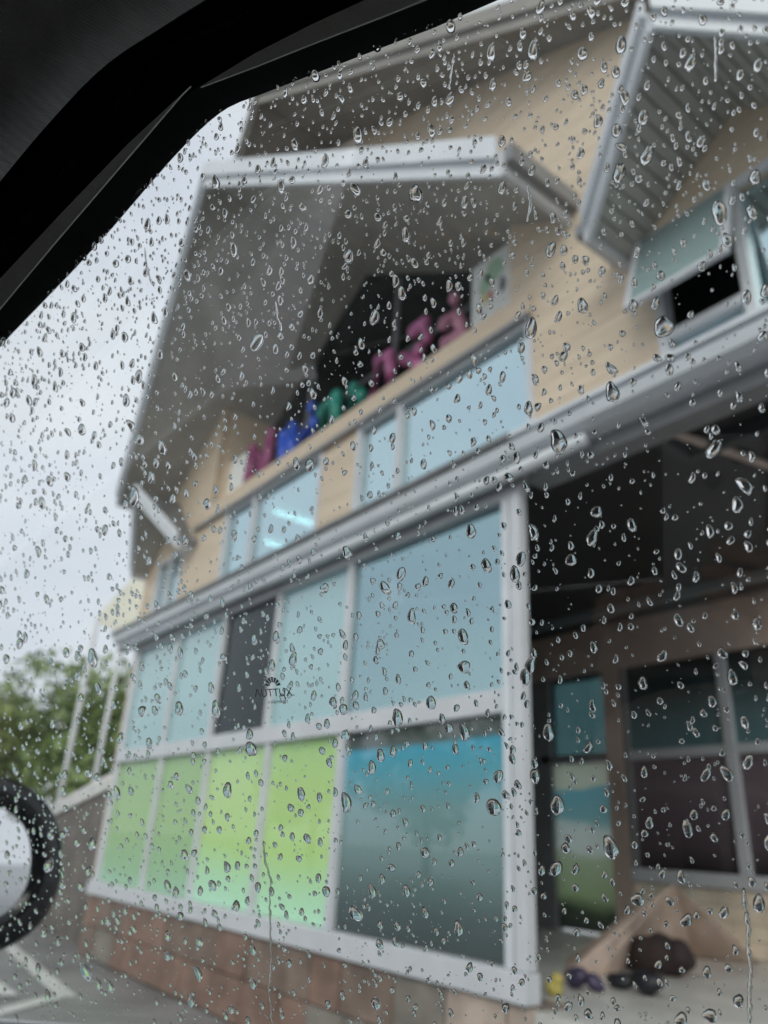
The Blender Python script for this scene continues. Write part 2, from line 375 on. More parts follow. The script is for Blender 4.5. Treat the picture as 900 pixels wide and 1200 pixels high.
dl = MB(); dl.v = [(-6.05, YP + .03, FLOOR + .02), (-5.265, YP + .03, FLOOR + .02), (-5.265, YP + .03, 2.255), (-6.05, YP + .03, 2.255)]; dl.f = [(0, 1, 2, 3)]; dl.build('door_film', 'film_scene', B)  # open sky left behind the door, out of view, to backlight its film
MB().box((-6.05, YP + .02, 2.355), (-5.265, YP + .035, 3.22)).build('window_pane', 'porch_glass', B)
px = [-4.99, -3.93, -2.70, -1.45, -.6]
for a, b in zip(px[:-1], px[1:]):
    a += .0 if a < -4.9 else .10
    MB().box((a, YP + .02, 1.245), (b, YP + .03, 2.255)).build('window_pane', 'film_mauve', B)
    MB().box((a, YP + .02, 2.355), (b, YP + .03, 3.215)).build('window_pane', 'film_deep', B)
lw = MB().box((-5.05, YP + .0, FLOOR), (-.55, YP + .2, 1.118)).build('low_wall', 'mortar', B)
for r in range(4):
    x = -5.05 - (.16 if r % 2 else 0); z0 = FLOOR + .005 + r * .128
    while x < -1.2:
        x1 = x + .32; a, b = max(x, -5.05), min(x1, -1.2)
        if b - a > .04: MB().box((a + .004, YP - .015 - random.uniform(0, .006), z0), (b - .004, YP, z0 + .122)).build('wall_tile', 'tile_cream', lw)
        x = x1
MB().box((-1.2, YP - .016, FLOOR), (-.55, YP - .002, 1.116)).build('wall_tile', 'tile_cream', lw)

# --- eaves gutter and canopy edge above the shop front
MB().prism([(-10.35, 3.20, 3.60), (-10.35, 3.13, 3.63), (-10.35, 3.11, 3.70), (-10.35, 3.14, 3.73), (-10.35, 3.42, 3.73), (-10.35, 3.42, 3.60)], (9.95, 0, 0)).build('gutter', 'white_trim', B)
MB().box((-10.45, 3.10, 3.734), (-2.95, 3.44, 3.775)).build('roof_edge', 'gutter_dark', B)
MB().box((-2.949, 3.10, 3.734), (-.38, 3.44, 3.765)).build('roof_edge', 'white_trim', B)
MB().box((-10.3, 3.21, 3.50), (-3.0, 3.28, 3.598)).build('fascia_board', 'gutter_dark', B)
MB().tube([(-10.2, 3.19, 3.535), (-2.42, 3.19, 3.535)], .042, 12).build('rail', 'white_trim', B, smooth=True)
MB().box((-2.995, 3.32, 3.50), (-.55, 3.48, 3.598)).build('porch_beam', 'alu_grey', B)
MB().box((-10.4, 3.445, 3.66), (-.55, 3.60, 3.70)).build('canopy_deck', 'gutter_dark', B)

# --- upper storey wall in horizontal boards
UAX, UAZ, USL = -6.45, 9.74, .59           # main gable on the wall plane
GAX, GAZ, GSL = -6.5, 8.12, 2.48 / 3.8     # lower gable
XL, XR = -10.55, -.55
HOLES = [(-10.12, -9.22, 3.7, 4.80), (-8.04, -5.86, 3.7, 4.96), (-5.27, -3.06, 3.7, 4.96), (-2.06, -.72, 3.7, 5.0)]
REC = (-8.62, -3.28, 5.19)
def cut(iv, a, b):
    out = []
    for p, q in iv:
        if b <= p or a >= q: out.append((p, q)); continue
        if a > p: out.append((p, a))
        if b < q: out.append((b, q))
    return out
wallcore = MB()
wall = None
CH = .20
segs = []
z = 3.74
while z < 9.9:
    zm = z + CH / 2
    l, r = XL, XR
    if zm > 7.0:
        hw = (UAZ - z) / USL; l, r = max(XL, UAX - hw), min(XR, UAX + hw)
        if r - l < .1: break
    iv = [(l, r)]
    for a, b, h0, h1 in HOLES:
        if h0 < zm < h1: iv = cut(iv, a, b)
    if zm > REC[2]:
        hw = (GAZ + .05 - zm) / GSL
        a, b = max(REC[0], GAX - hw), min(REC[1], GAX + hw)
        if zm > 5.9 + .0: a, b = max(REC[0], GAX - hw), min(REC[1], GAX + hw)
        if b > a: iv = cut(iv, a, b)
    for a, b in iv:
        if b - a > .02: segs.append((a, b, z))
    z += CH
for a, b, z in segs: wallcore.box((a + .01, YW, z - .003), (b - .01, YW + .10, z + CH + .003))
wall = wallcore.build('upper_wall', 'siding_core', B)
for a, b, z in segs:
    x = a
    while x < b - 1e-3:                         # boards butt end to end, about 3 m long
        x1 = min(b, x + random.uniform(2.4, 3.8))
        if b - x1 < .5: x1 = b
        MB().hexa([(x + .001, YW - .0160, z + .001), (x1 - .001, YW - .0160, z + .001), (x1 - .001, YW - .001, z + .001), (x + .001, YW - .001, z + .001),
                   (x + .001, YW - .0145, z + CH - .001), (x1 - .001, YW - .0145, z + CH - .001), (x1 - .001, YW - .001, z + CH - .001), (x + .001, YW - .001, z + CH - .003)]
                  ).build('siding_board', random.choice(['siding', 'siding', 'siding_b']), wall)
        x = x1
MB().box((XL - .02, YW - .024, 3.74), (XL + .14, YW + .3, 7.4)).build('corner_board', 'siding', B)
MB().box((XL + .02, YW + .1, 3.7), (XL + .12, 6.9, 7.2)).build('side_wall', 'siding', B)
MB().box((-.66, YW + .102, 3.7), (-.56, YW + .62, 5.3)).build('side_wall', 'siding', B)
MB().box((-3.1, YW + .8, 3.87), (-3.0, 6.8, 6.2)).build('side_wall', 'siding', B)
MB().box((-2.30, YW + .60, 3.7), (-.661, YW + .66, 5.3)).build('dark_box_back', 'interior_dark', B)  # dark box added behind the window to keep sky out of the opening
MB().box((-2.36, YW + .102, 3.7), (-2.301, YW + .66, 5.3)).build('dark_box_side', 'interior_dark', B)
MB().box((-2.36, YW + .102, 5.301), (-.56, YW + .66, 5.36)).build('dark_box_top', 'interior_dark', B)
MB().box((-.72, 3.36, FLOOR), (-.56, 3.52, 3.499)).build('porch_column', 'alu_white', B)
MB().box((XL + .1, 6.8, 3.7), (-3.0, 6.9, 7.2)).build('rear_wall', 'interior_dark', B)
MB().box((XL + .12, YW + .3, 5.06), (-3.101, 6.79, 5.12)).build('upper_ceiling', 'interior_wall', B)
MB().box((-8.9, 6.6, 3.72), (-3.101, 6.7, 5.06)).build('upper_room_wall', 'interior_wall', B)

# upper windows: frame bars and panes
def window(x0, x1, z0, z1, bars_x=(), bars_z=(), mat='upper_glass', fw=.06, y=YW):
    f = MB().box((x0, y - .03, z0), (x0 + fw, y + .07, z1)).box((x1 - fw, y - .03, z0), (x1, y + .07, z1)) \
        .box((x0 + fw, y - .028, z0), (x1 - fw, y + .068, z0 + fw)).box((x0 + fw, y - .028, z1 - fw), (x1 - fw, y + .068, z1)).build('window', 'alu_white', B)
    xs = [x0 + fw, *bars_x, x1 - fw]
    for bx in bars_x: MB().box((bx - fw / 2, y - .025, z0 + fw), (bx + fw / 2, y + .065, z1 - fw)).build('glazing_bar', 'alu_white', f)
    for a, b in zip(xs[:-1], xs[1:]):
        MB().box((a, y + .03, z0 + fw), (b, y + .036, z1 - fw)).build('pane', mat, f)
    for a, b, zz in bars_z: MB().box((a, y - .024, zz - fw / 2), (b, y + .064, zz + fw / 2)).build('glazing_bar', 'alu_white', f)
    return f
window(-10.12, -9.22, 3.7, 4.80, (-9.7,))
window(-8.04, -5.86, 3.7, 4.96, (-7.32,))
window(-5.27, -3.06, 3.7, 4.96, (-4.63,), ((-5.21, -4.66, 4.04),))
wr = window(-2.06, -.72, 3.8, 5.0, (-1.50,), ((-2.0, -1.53, 4.18),), mat='upper_glass')
# the left light of that window is open: dark opening and a top-hung sash pushed out
for ch in list(wr.children):
    if ch.name.startswith('pane') and ch.data.vertices[0].co.x < -1.9:
        bpy.data.objects.remove(ch)
MB().box((-2.0, YW + .03, 3.86), (-1.53, YW + .036, 4.15)).build('pane', 'upper_glass', wr)
hz, hy, ang, ln = 4.95, YW - .035, math.radians(17.5), .62
def sash_pt(x, s, t): return (x, hy - math.sin(ang) * s - math.cos(ang) * t, hz - math.cos(ang) * s + math.sin(ang) * t)
sash = MB().hexa([sash_pt(x, s, t) for t in (0, .025) for x, s in ((-2.10, 0), (-1.50, 0), (-1.50, ln), (-2.10, ln))]).build('open_sash', 'film_sash', B)
for (xa, sa, xb, sb) in ((-2.13, 0, -2.09, ln), (-1.51, 0, -1.47, ln), (-2.13, ln, -1.47, ln + .04)):
    MB().hexa([sash_pt(x, s, t) for t in (-.004, .03) for x, s in ((xa, sa), (xb, sa), (xb, sb), (xa, sb))]).build('sash_frame', 'alu_white', sash)
# --- ledge and recessed gable window behind the sign letters
MB().box((-8.95, YW - .05, 4.965), (-3.05, YW + .72, 5.185)).build('ledge', 'siding_b', B)
MB().box((-8.95, YW - .07, 4.94), (-3.05, YW - .052, 4.985)).build('ledge_trim', 'alu_grey', B)
MB().box((-8.70, YW + .10, 5.19), (-8.62, YW + .75, 6.76)).build('recess_side', 'siding', B)
MB().box((-3.28, YW + .10, 5.19), (-3.20, YW + .75, 6.05)).build('recess_side', 'siding', B)
rec = [(-8.62, YW + .74, 5.19), (-3.28, YW + .74, 5.19), (-3.28, YW + .74, 6.0), (GAX, YW + .74, 8.08), (-8.62, YW + .74, 6.73)]
rw = MB().prism(rec, (0, .02, 0)).build('gable_window', 'dark_glass', B)
MB().prism([(x, y + .35, z) for x, y, z in rec], (0, .05, 0)).build('recess_back', 'interior_dark', B)
for x, zt in ((-7.6, 7.3), (-5.75, 7.5), (-4.2, 6.5)): MB().box((x - .04, YW + .70, 5.19), (x + .04, YW + .738, zt)).build('glazing_bar', 'alu_grey', rw)
MB().box((-8.6, YW + .702, 6.3), (-3.3, YW + .737, 6.36)).build('glazing_bar', 'gutter_dark', rw)

# --- pointed (prow) gables: roof slabs whose front edge runs forward to the ridge
def gable(ax, az, af, lx, rx, ez, ef, back, name, th=.06, fh=.24, slats=0, smat='soffit', lez=None, bmat='white_trim', rback=None):
    """ax ridge x, az ridge soffit height, af ridge front y; eaves at lx / rx, height ez, front y ef"""
    lez = ez if lez is None else lez
    root = None
    back0 = back
    for sx, ex, e_z in ((-1, lx, lez), (1, rx, ez)):
        back = rback if rback and sx > 0 else back0
        dz = th
        low = [Vector((ax, af, az)), Vector((ex, ef, e_z)), Vector((ex, back, e_z)), Vector((ax, back, az))]
        m = MB().prism([tuple(p + Vector((0, 0, .02))) for p in low], (0, 0, dz))
        r = m.build('gable_roof', 'gutter_dark', B)
        root = root or r
        if slats:
            for k in range(slats):
                t0, t1 = k / slats + .03 / slats, (k + 1) / slats - .14 / slats
                def P(t, y=None):
                    p = low[0].lerp(low[1], t)
                    return Vector((p.x, p.y if y is None else y, p.z))
                a, b, c, d = P(t0), P(t1), P(t1, back), P(t0, back)
                MB().prism([tuple(q - Vector((0, 0, .012))) for q in (a, b, c, d)], (0, 0, .028)).build('soffit_slat', smat, r)
        else:
            for k in range(6):
                t0, t1 = k / 6 + .001, (k + 1) / 6 - .001
                a, b = low[0].lerp(low[1], t0), low[0].lerp(low[1], t1)
                MB().prism([tuple(a), tuple(b), (b.x, back, b.z), (a.x, back, a.z)], (0, 0, .018)).build('soffit_panel', smat, r)
        # bargeboard along the front edge: two stepped boards
        a, b = low[0], low[1]
        out = Vector((b.y - a.y, a.x - b.x, 0)); out = out.normalized() * (1 if out.y < 0 else -1)
        for o1, o2, z0, z1 in ((.0, .035, -.07, fh - .09), (.036, .075, fh * .25, fh)):
            MB().hexa([a + out * o1 + Vector((0, 0, z0)), b + out * o1 + Vector((0, 0, z0)), b + out * o2 + Vector((0, 0, z0)), a + out * o2 + Vector((0, 0, z0)),
                       a + out * o1 + Vector((0, 0, z1)), b + out * o1 + Vector((0, 0, z1)), b + out * o2 + Vector((0, 0, z1)), a + out * o2 + Vector((0, 0, z1))]).build('bargeboard', bmat, r)
        # eaves board running back to the wall
        s = 1 if ex > ax else -1
        MB().box((min(ex, ex + s * .05), ef - .02, e_z - .07), (max(ex, ex + s * .05), back, e_z + fh * .55)).build('eaves_board', 'alu_white', r)
        MB().box((min(ex + s * .051, ex + s * .12), ef - .02, e_z + .02), (max(ex + s * .051, ex + s * .12), back, e_z + fh * .62)).build('eaves_gutter', 'alu_grey', r)
gable(-6.5, 8.08, 1.97, -10.3, -2.7, 5.63, 2.80, YW + .77, 'g', fh=.28, smat='soffit', th=.14)
gable(-6.45, 9.75, 2.40, -11.7, -1.0, 6.52, 3.45, 7.0, 'g', fh=.26, smat='soffit_dark', th=.24, bmat='soffit_dark', rback=4.5)  # right slope stopped short out of view to let light into the porch
gable(-1.40, 5.54, 2.66, -2.20, -.60, 4.90, 3.09, YW - .025, 'g', fh=.17, slats=11, smat='slat')
gable(-9.74, 5.54, 2.87, -10.54, -8.94, 4.72, 3.28, YW - .025, 'g', fh=.16, slats=11, smat='slat')

# ------------------------------------------------------------------ sign letters on the ledge
material('letter_purple', (.30, .07, .18), .4, .15, 6); material('letter_blue', (.03, .11, .62), .35, .15, 6)
material('letter_green', (.02, .30, .23), .35, .15, 6); material('letter_pink', (.62, .20, .42), .4, .15, 6); material('letter_pink2', (.70, .32, .46), .4, .15, 6)
YL = 3.75; LZ = 5.19
def letter(strokes, r, mat, label):
    m = MB()
    zmin = 9
    for st in strokes:
        pts = [at_y(x, y, YL) for x, y in st]
        # resample for round joints
        m.tube(pts, r * .78, 8)
        for p in pts: m.ball(p, r * .78, 8, 6)
        zmin = min(zmin, min(p.z for p in pts) - r)
    dz = LZ - zmin
    cx = sum(v[0] for v in m.v) / len(m.v)
    m.v = [(cx + (x - cx) * 1.12, y, LZ + (z + dz - LZ) * 1.38) for x, y, z in m.v]
    o = m.build('sign_letter', mat, None, smooth=True)
    return tag(o, label, 'sign letter', 'coloured sign letters on the ledge')
letter([[(296, 536), (290, 572)]], .10, 'letter_purple', 'purple upright bar letter beside the white card on the ledge')
letter([[(317, 518), (310, 560)], [(317, 520), (306, 540), (309, 560)]], .09, 'letter_purple', 'purple looped letter between the purple bar and the blue letters')
letter([[(333, 536), (334, 508), (343, 500), (343, 530)]], .09, 'letter_blue', 'blue arched letter beside the purple letters on the ledge')
letter([[(366, 476), (368, 490), (355, 503), (357, 520), (366, 510), (368, 488)]], .075, 'letter_blue', 'blue rounded letter with a stem beside the green letters')
letter([[(378, 500), (381, 472), (395, 458), (394, 485)]], .10, 'letter_green', 'green arched letter beside the blue letters on the ledge')
letter([[(408, 478), (416, 446), (424, 450), (420, 472), (408, 480)]], .09, 'letter_green', 'green closed letter beside the pink letters on the ledge')
letter([[(438, 450), (445, 415), (457, 408), (458, 420), (450, 452), (438, 455)]], .075, 'letter_pink', 'pink long ring letter next to the green letters')
letter([[(485, 388), (498, 378), (500, 390), (492, 402), (476, 412), (494, 415), (496, 428)]], .07, 'letter_pink', 'pink double-bowed letter between two other pink letters')
letter([[(533, 345), (536, 358), (522, 368)], [(542, 372), (524, 384), (526, 402)], [(536, 358), (541, 372)]], .07, 'letter_pink2', 'pink branching letter beside the pale printed poster')
# posters
def poster(px4, Y, label, marks=()):
    P = [at_y(x, y, Y) for x, y in px4]
    x0 = (P[0].x + P[3].x) / 2; x1 = (P[1].x + P[2].x) / 2; z1 = (P[0].z + P[1].z) / 2; z0 = (P[2].z + P[3].z) / 2
    z0 = max(z0 - .06, LZ); z1 += .08
    o = MB().box((x0, Y, z0), (x1, Y + .012, z1)).build('poster', 'poster_white', None)
    tag(o, label, 'poster')
    for (u0, v0, u1, v1, mt) in marks:
        k = 14
        cx, cz, rx, rz = x0 + (u0 + u1) / 2 * (x1 - x0), z0 + (v0 + v1) / 2 * (z1 - z0), (u1 - u0) / 2 * (x1 - x0), (v1 - v0) / 2 * (z1 - z0)
        MB().prism([(cx + rx * math.cos(2 * math.pi * e / k) * (1 + .2 * math.sin(3 * e)), Y - .003, cz + rz * math.sin(2 * math.pi * e / k)) for e in range(k)], (0, .0025, 0)).build('print_mark', mt, o)
material('ink_green', (.42, .62, .45), .6, .1); material('ink_yellow', (.75, .62, .18), .6, .1); material('ink_red', (.62, .20, .20), .6, .1); material('ink_dark', (.16, .16, .17), .6, .1)
poster([(553, 325), (600, 290), (600, 350), (553, 385)], YL - .02, 'white poster with green yellow and red print at the end of the ledge',
       ((.35, .55, .80, .92, 'ink_green'), (.20, .45, .50, .75, 'ink_green'), (.27, .30, .40, .48, 'ink_yellow'), (.42, .30, .55, .46, 'ink_red'), (.70, .30, .85, .55, 'ink_dark')))
poster([(262, 553), (286, 540), (286, 585), (262, 598)], YL - .06, 'plain white card at the far end of the ledge by the purple letters')
# lit tubes in the upper room
for a, b in (((310, 597), (380, 618)), ((303, 631), (345, 646))):
    A = at_z(*a, 4.9); Bv = at_z(*b, 4.9); x = (A.x + Bv.x) / 2
    y0, y1 = A.y + .12, Bv.y + .12
    t = thing('fluorescent_tube', (x, y0, 5.05), 'longer lit fluorescent tube behind the upstairs window' if a[1] < 600 else 'shorter lit fluorescent tube deeper behind the upstairs window', 'lamp', 'lit tubes upstairs')
    MB().tube([(x, y0, 4.9), (x, y1, 4.9)], .035, 10).build('tube', 'lit_tube', t, smooth=True)
    MB().box((x - .05, y0, 4.95), (x + .05, y1, 5.058)).build('batten', 'white_trim', t)

# ------------------------------------------------------------------ ramp wall, pavilion, trees
t = thing('ramp_wall', (-12.2, 3.6, 0), 'brown ramp wall with a sloping pale board coping beyond the shop corner', 'wall')
xa, xb = -10.08, -14.6
za, zb = 2.02, 1.34
MB().prism([(xa, 3.5, 0), (xb, 3.5, 0), (xb, 3.5, zb - .18), (xa, 3.5, za - .18)], (0, .18, 0)).build('wall_face', 'ramp_wall', t)
for k in range(2):
    o0, o1 = -.175 + k * .09, -.095 + k * .09
    MB().prism([(xa, 3.46 - .012 * k, za + o0), (xb, 3.46 - .012 * k, zb + o0), (xb, 3.46 - .012 * k, zb + o1), (xa, 3.46 - .012 * k, za + o1)], (0, .27, 0)).build('coping_board', 'coping', t)

def along(x, y, dist): return EYE + pray(x, y) * dist
c = along(168, 720, 15.5)
t = thing('pavilion', (c.x, c.y, 0), 'cream canvas canopy on slender white posts behind the shop corner', 'canopy')
ap = along(172, 660, 15.5); lc = along(116, 719, 15.2); rc_ = along(190, 748, 14.9); bk = along(185, 705, 17.4)
cn = MB(); cn.v = [tuple(ap), tuple(lc), tuple(rc_), tuple(bk)] + [tuple(p - Vector((0, 0, .04))) for p in (ap, lc, rc_, bk)]
cn.f = [(0, 1, 2), (0, 2, 3), (0, 3, 1), (4, 6, 5), (4, 7, 6), (4, 5, 7), (1, 5, 6, 2), (2, 6, 7, 3), (3, 7, 5, 1)]
cn.build('canopy_cloth', 'canvas', t)
MB().prism([tuple(lc - Vector((0, 0, .05))), tuple(rc_ - Vector((0, 0, .05))), tuple(rc_ - Vector((0, 0, .17))), tuple(lc - Vector((0, 0, .17)))], (-.02, -.01, 0)).build('valance', 'canvas', t)
for p in (lc, rc_, bk, lc.lerp(rc_, .42)):
    MB().tube([(p.x, p.y, 0), (p.x, p.y, p.z - .06)], .045, 8).build('post', 'pole_white', t, smooth=True)

def leaf_cloud(blobs, n, size, seed):
    r = np.random.default_rng(seed); V = []; F = []
    wts = np.array([b[3] ** 2 for b in blobs]); wts /= wts.sum()
    idx = r.choice(len(blobs), n, p=wts)
    for k in range(n):
        bx, by, bz, br = blobs[idx[k]]
        d = r.normal(size=3); d /= np.linalg.norm(d)
        p = np.array([bx, by, bz]) + d * br * (r.uniform(.55, 1.08)) * np.array([1, 1, .85])
        a = r.normal(size=3); a /= np.linalg.norm(a); b = np.cross(a, r.normal(size=3)); b /= np.linalg.norm(b)
        s = size * r.uniform(.5, 1.2); i = len(V)
        V += [tuple(p - a * s), tuple(p + b * s * .55), tuple(p + a * s), tuple(p - b * s * .55)]; F.append((i, i + 1, i + 2, i + 3))
    return V, F
def make_tree(h, cr, mat, seed, n=2600, size=.26):
    r = random.Random(seed)
    root = bpy.data.objects.new('tree', None); COL.objects.link(root)
    m = MB(); m.tube([(0, 0, 0), (.05, .02, h * .25), (-.06, .05, h * .5), (.02, 0, h * .75)], [.2, .15, .11, .05], 8)
    blobs = []
    for k in range(11):
        a = r.uniform(0, 6.28); q = r.uniform(.15, .75) * cr
        z = h * r.uniform(.38, .86); br = cr * r.uniform(.32, .52) * (1.15 - .45 * abs(z / h - .55))
        bp = (q * math.cos(a), q * math.sin(a), min(z, h - br * .8), br); blobs.append(bp)
        m.tube([(0, 0, h * .32), (bp[0] * .5, bp[1] * .5, (h * .3 + bp[2]) / 2), bp[:3]], [.08, .05, .02], 6)
    m.build('trunk', 'bark', root, smooth=True)
    c = MB(); c.v, c.f = leaf_cloud(blobs, n, size, seed)
    c.build('crown', mat, root)
    return root
def copy_tree(o):
    c = o.copy(); COL.objects.link(c)
    for ch in o.children:
        d = ch.copy(); COL.objects.link(d); d.parent = c
    return c
T = [make_tree(7.2, 3.6, 'leaf_olive', 3), make_tree(9.2, 3.8, 'leaf_green', 5), make_tree(8.0, 3.4, 'leaf_dark', 9)]
used = set()
def put(k, x, y, s, rot, label, group):
    o = T[k] if k not in used else copy_tree(T[k]); used.add(k)
    o.location = (x, y, 0); o.scale = (s, s, s); o.rotation_euler.z = rot
    tag(o, label, 'tree', group)
GL = 'trees beyond the shop'
put(0, -38.0, 6.4, .98, .3, 'olive green round tree standing alone at the end of the yard', GL)
put(1, -37.0, 10.6, .98, 1.2, 'taller dense green tree showing between the canopy posts', GL)
put(2, -39.5, 13.6, 1.15, 2.0, 'dark green tree behind the cream canopy', GL)
put(0, -46.0, 9.3, 1.05, 2.6, 'olive tree farther back between the two nearer trees', GL)
put(2, -35.0, 3.2, .62, .8, 'low dark tree beside the round olive tree', GL)
for x, y, s, k, r_ in ((-36, -24, 1.15, 0, .2), (-28, -26, 1.05, 1, 1.1), (-20, -23, 1.0, 2, 2.2), (-42, -20, 1.1, 2, 5.0), (24, 11, 1.7, 0, 1.0), (29, 19, 1.6, 1, .4), (31, 4, 1.7, 2, 2.4)):
    put(k, x, y, s, r_, 'leafy tree across the yard that only shows mirrored in glass', 'trees across the yard')

# ------------------------------------------------------------------ the car the picture is taken from
NP = pray(860, 535)                                       # outward normal of the side window
HF = Vector((-NP.y, NP.x, 0)).normalized()                # car's forward direction
UP = NP.cross(HF).normalized()                            # up along the glass
SO = Vector((NP.x, NP.y, 0)).normalized()                 # sideways, outward
DP = .30                                                  # camera to glass
def PP(a, u, off=0): return EYE + NP * (DP + off) + HF * a + UP * u
def pix(x, y, off=0):
    d = pray(x, y); t = (DP + off) / d.dot(NP); p = d * t
    return PP(p.dot(HF), p.dot(UP), off)
def CP(a, b, c): return EYE + HF * a + SO * b + Vector((0, 0, c))
def au(p, off=0):
    q = p - EYE; return q.dot(HF), q.dot(UP)
car = thing('car', (HF.x * .2 - SO.x * .5, HF.y * .2 - SO.y * .5, 0), 'dark car interior with black window frame and side mirror around the rainy side window', 'car')

W_px = [(540, 0), (400, 55), (300, 95), (262, 109), (240, 124), (215, 147), (180, 185), (100, 280), (0, 385)]
top = [pix(*p) for p in W_px]
Wau = [(-.75, .185), (-.40, .197)] + [au(p) for p in top]
def chaikin(P, n=2):
    for _ in range(n):
        Q = [P[0]]
        for p, q in zip(P[:-1], P[1:]):
            Q += [tuple(.75 * a + .25 * b for a, b in zip(p, q)), tuple(.25 * a + .75 * b for a, b in zip(p, q))]
        P = Q + [P[-1]]
    return P
Wau = chaikin(Wau, 1)
fw = [(.60, .022), (.75, -.075), (.85, -.19), (.86, -.30)]
bot = [(.60, -.292), (.449, -.2745), (.376, -.267), (.18, -.246), (0, -.236), (-.75, -.236)]
outline = Wau + fw + bot
pane = MB().prism([PP(a, u, -.002) for a, u in outline], NP * .004).build('window_glass', 'pane_glass', car)

def extrude_band(lowA, highA, name, mat, thick, bev=0, parent=car):
    return MB().strip(lowA, highA, -NP * thick).build(name, mat, parent, bevel=bev)
def grow(aul, k):
    """offset a polyline in glass coordinates outward (up / forward)"""
    out = []
    for i, (a, u) in enumerate(aul):
        p, q = aul[max(i - 1, 0)], aul[min(i + 1, len(aul) - 1)]
        d = Vector((q[0] - p[0], q[1] - p[1])).normalized()
        out.append((a - d.y * k, u + d.x * k))
    return out
edge = Wau + fw
# rubber seal right on the glass edge, both faces
extrude_band([PP(a, u, .006) for a, u in grow(edge, -.003)], [PP(a, u, .006) for a, u in grow(edge, .05)], 'window_seal', 'black_rubber', .022)
# black inner frame of the door and pillar
extrude_band([PP(a, u, -.014) for a, u in grow(edge, .012)], [PP(a, u, -.014) for a, u in grow(edge, .16)], 'door_frame', 'black_trim', .012)
# grey painted strips on that frame
def px_band(lo, hi, off, name, mat, thick, ext_lo=(), ext_hi=(), pre_lo=(), pre_hi=()):
    A = [PP(*q, off) for q in pre_lo] + [pix(*p, off) for p in lo] + [PP(*q, off) for q in ext_lo]
    Bq = [PP(*q, off) for q in pre_hi] + [pix(*p, off) for p in hi] + [PP(*q, off) for q in ext_hi]
    return extrude_band(A, Bq, name, mat, thick)
px_band([(224, 102), (213, 113), (140, 198), (67, 283), (0, 363), (-90, 470)], [(224, 101.5), (215, 110), (150, 170), (75, 248), (0, 328), (-90, 425)], -.0256, 'frame_strip', 'trim_grey', .0006)
px_band([(560, -24), (450, 20), (375, 49), (300, 79), (236, 103)], [(520, -46), (430, 0), (365, 30), (300, 63), (236, 102)], -.0256, 'frame_strip', 'trim_grey', .0006)
# headliner / pillar cover: a curved fabric panel nearer the cabin
H_px = [(420, -130), (300, -52), (213, 0), (167, 30), (100, 73), (33, 147), (0, 187), (-90, 300), (-260, 520)]
off0 = -.075
H_px = chaikin(H_px, 2)
inner = [pix(*p, off0) for p in H_px]
m = MB(); rings = []
cen = EYE + NP * .05 - HF * .1
for k, (dq, do) in enumerate(((.06, .050), (.004, .010), (.012, -.006), (.06, -.035), (.16, -.06), (.30, -.085))):
    row = []
    al = [au(p, off0) for p in inner]
    for (a, u) in grow([(a, u) for a, u in al], dq): row.append(PP(a, u, off0 + do))
    rings.append(row)
n_ = len(inner)
for row in rings: m.v += [tuple(p) for p in row]
for k in range(len(rings) - 1):
    for e in range(n_ - 1): m.f.append((k * n_ + e, k * n_ + e + 1, (k + 1) * n_ + e + 1, (k + 1) * n_ + e))
hl = m.build('pillar_cover', 'headliner', car, smooth=True)
md = hl.modifiers.new('t', 'SOLIDIFY'); md.thickness = .008; md.offset = 1
# belt line below the glass: black rubber lip with a thin glossy edge, then the door card
lipA = list(reversed(bot))
extrude_band([PP(a, u - .005, .006) for a, u in lipA], [PP(a, u - .05, .006) for a, u in lipA], 'belt_seal', 'mirror_black', .03, parent=car)
extrude_band([PP(a, u + .0005, -.006) for a, u in lipA], [PP(a, u - .005, -.006) for a, u in lipA], 'belt_lip', 'black_rubber', .008, parent=car)
def cbox(a0, a1, b0, b1, c0, c1):
    return [CP(a, b, c) for c in (c0, c1) for a, b in ((a0, b0), (a1, b0), (a1, b1), (a0, b1))]
MB().hexa(cbox(-.8, .95, .375, .43, -.98, -.17)).build('door_card', 'cabin_plastic', car)
MB().hexa(cbox(-.8, .95, .435, .50, -1.0, -.19)).build('door_skin', 'car_paint', car)
# roof, far side, back, floor, dash, screen
MB().hexa([CP(-1.7, .17, .345), CP(.50, .17, .345), CP(.50, -1.05, .36), CP(-1.7, -1.05, .36), CP(-1.7, .14, .385), CP(.50, .14, .385), CP(.50, -1.02, .40), CP(-1.7, -1.02, .40)]).build('roof', 'headliner', car)
MB().hexa([CP(-1.72, .2, .388), CP(.54, .2, .388), CP(.54, -1.08, .405), CP(-1.72, -1.08, .405), CP(-1.7, .12, .43), CP(.48, .12, .43), CP(.48, -1.0, .445), CP(-1.7, -1.0, .445)]).build('roof_skin', 'car_paint', car)
MB().hexa(cbox(-1.7, 1.0, -1.40, -1.28, -.98, -.17)).build('far_door', 'cabin_plastic', car)
for a0, a1 in ((-.45, -.25), (-1.7, -1.3)):
    MB().hexa([CP(a0, -1.3, -.17), CP(a1, -1.3, -.17), CP(a1, -1.36, -.17), CP(a0, -1.36, -.17), CP(a0, -1.0, .36), CP(a1, -1.0, .36), CP(a1, -1.06, .36), CP(a0, -1.06, .36)]).build('door_pillar', 'cabin_plastic', car)
MB().hexa([CP(.98, -1.28, -.17), CP(1.08, -1.28, -.17), CP(1.08, -1.36, -.17), CP(.98, -1.36, -.17), CP(.42, -1.0, .36), CP(.52, -1.0, .36), CP(.52, -1.06, .36), CP(.42, -1.06, .36)]).build('door_pillar', 'pillar_trim', car)
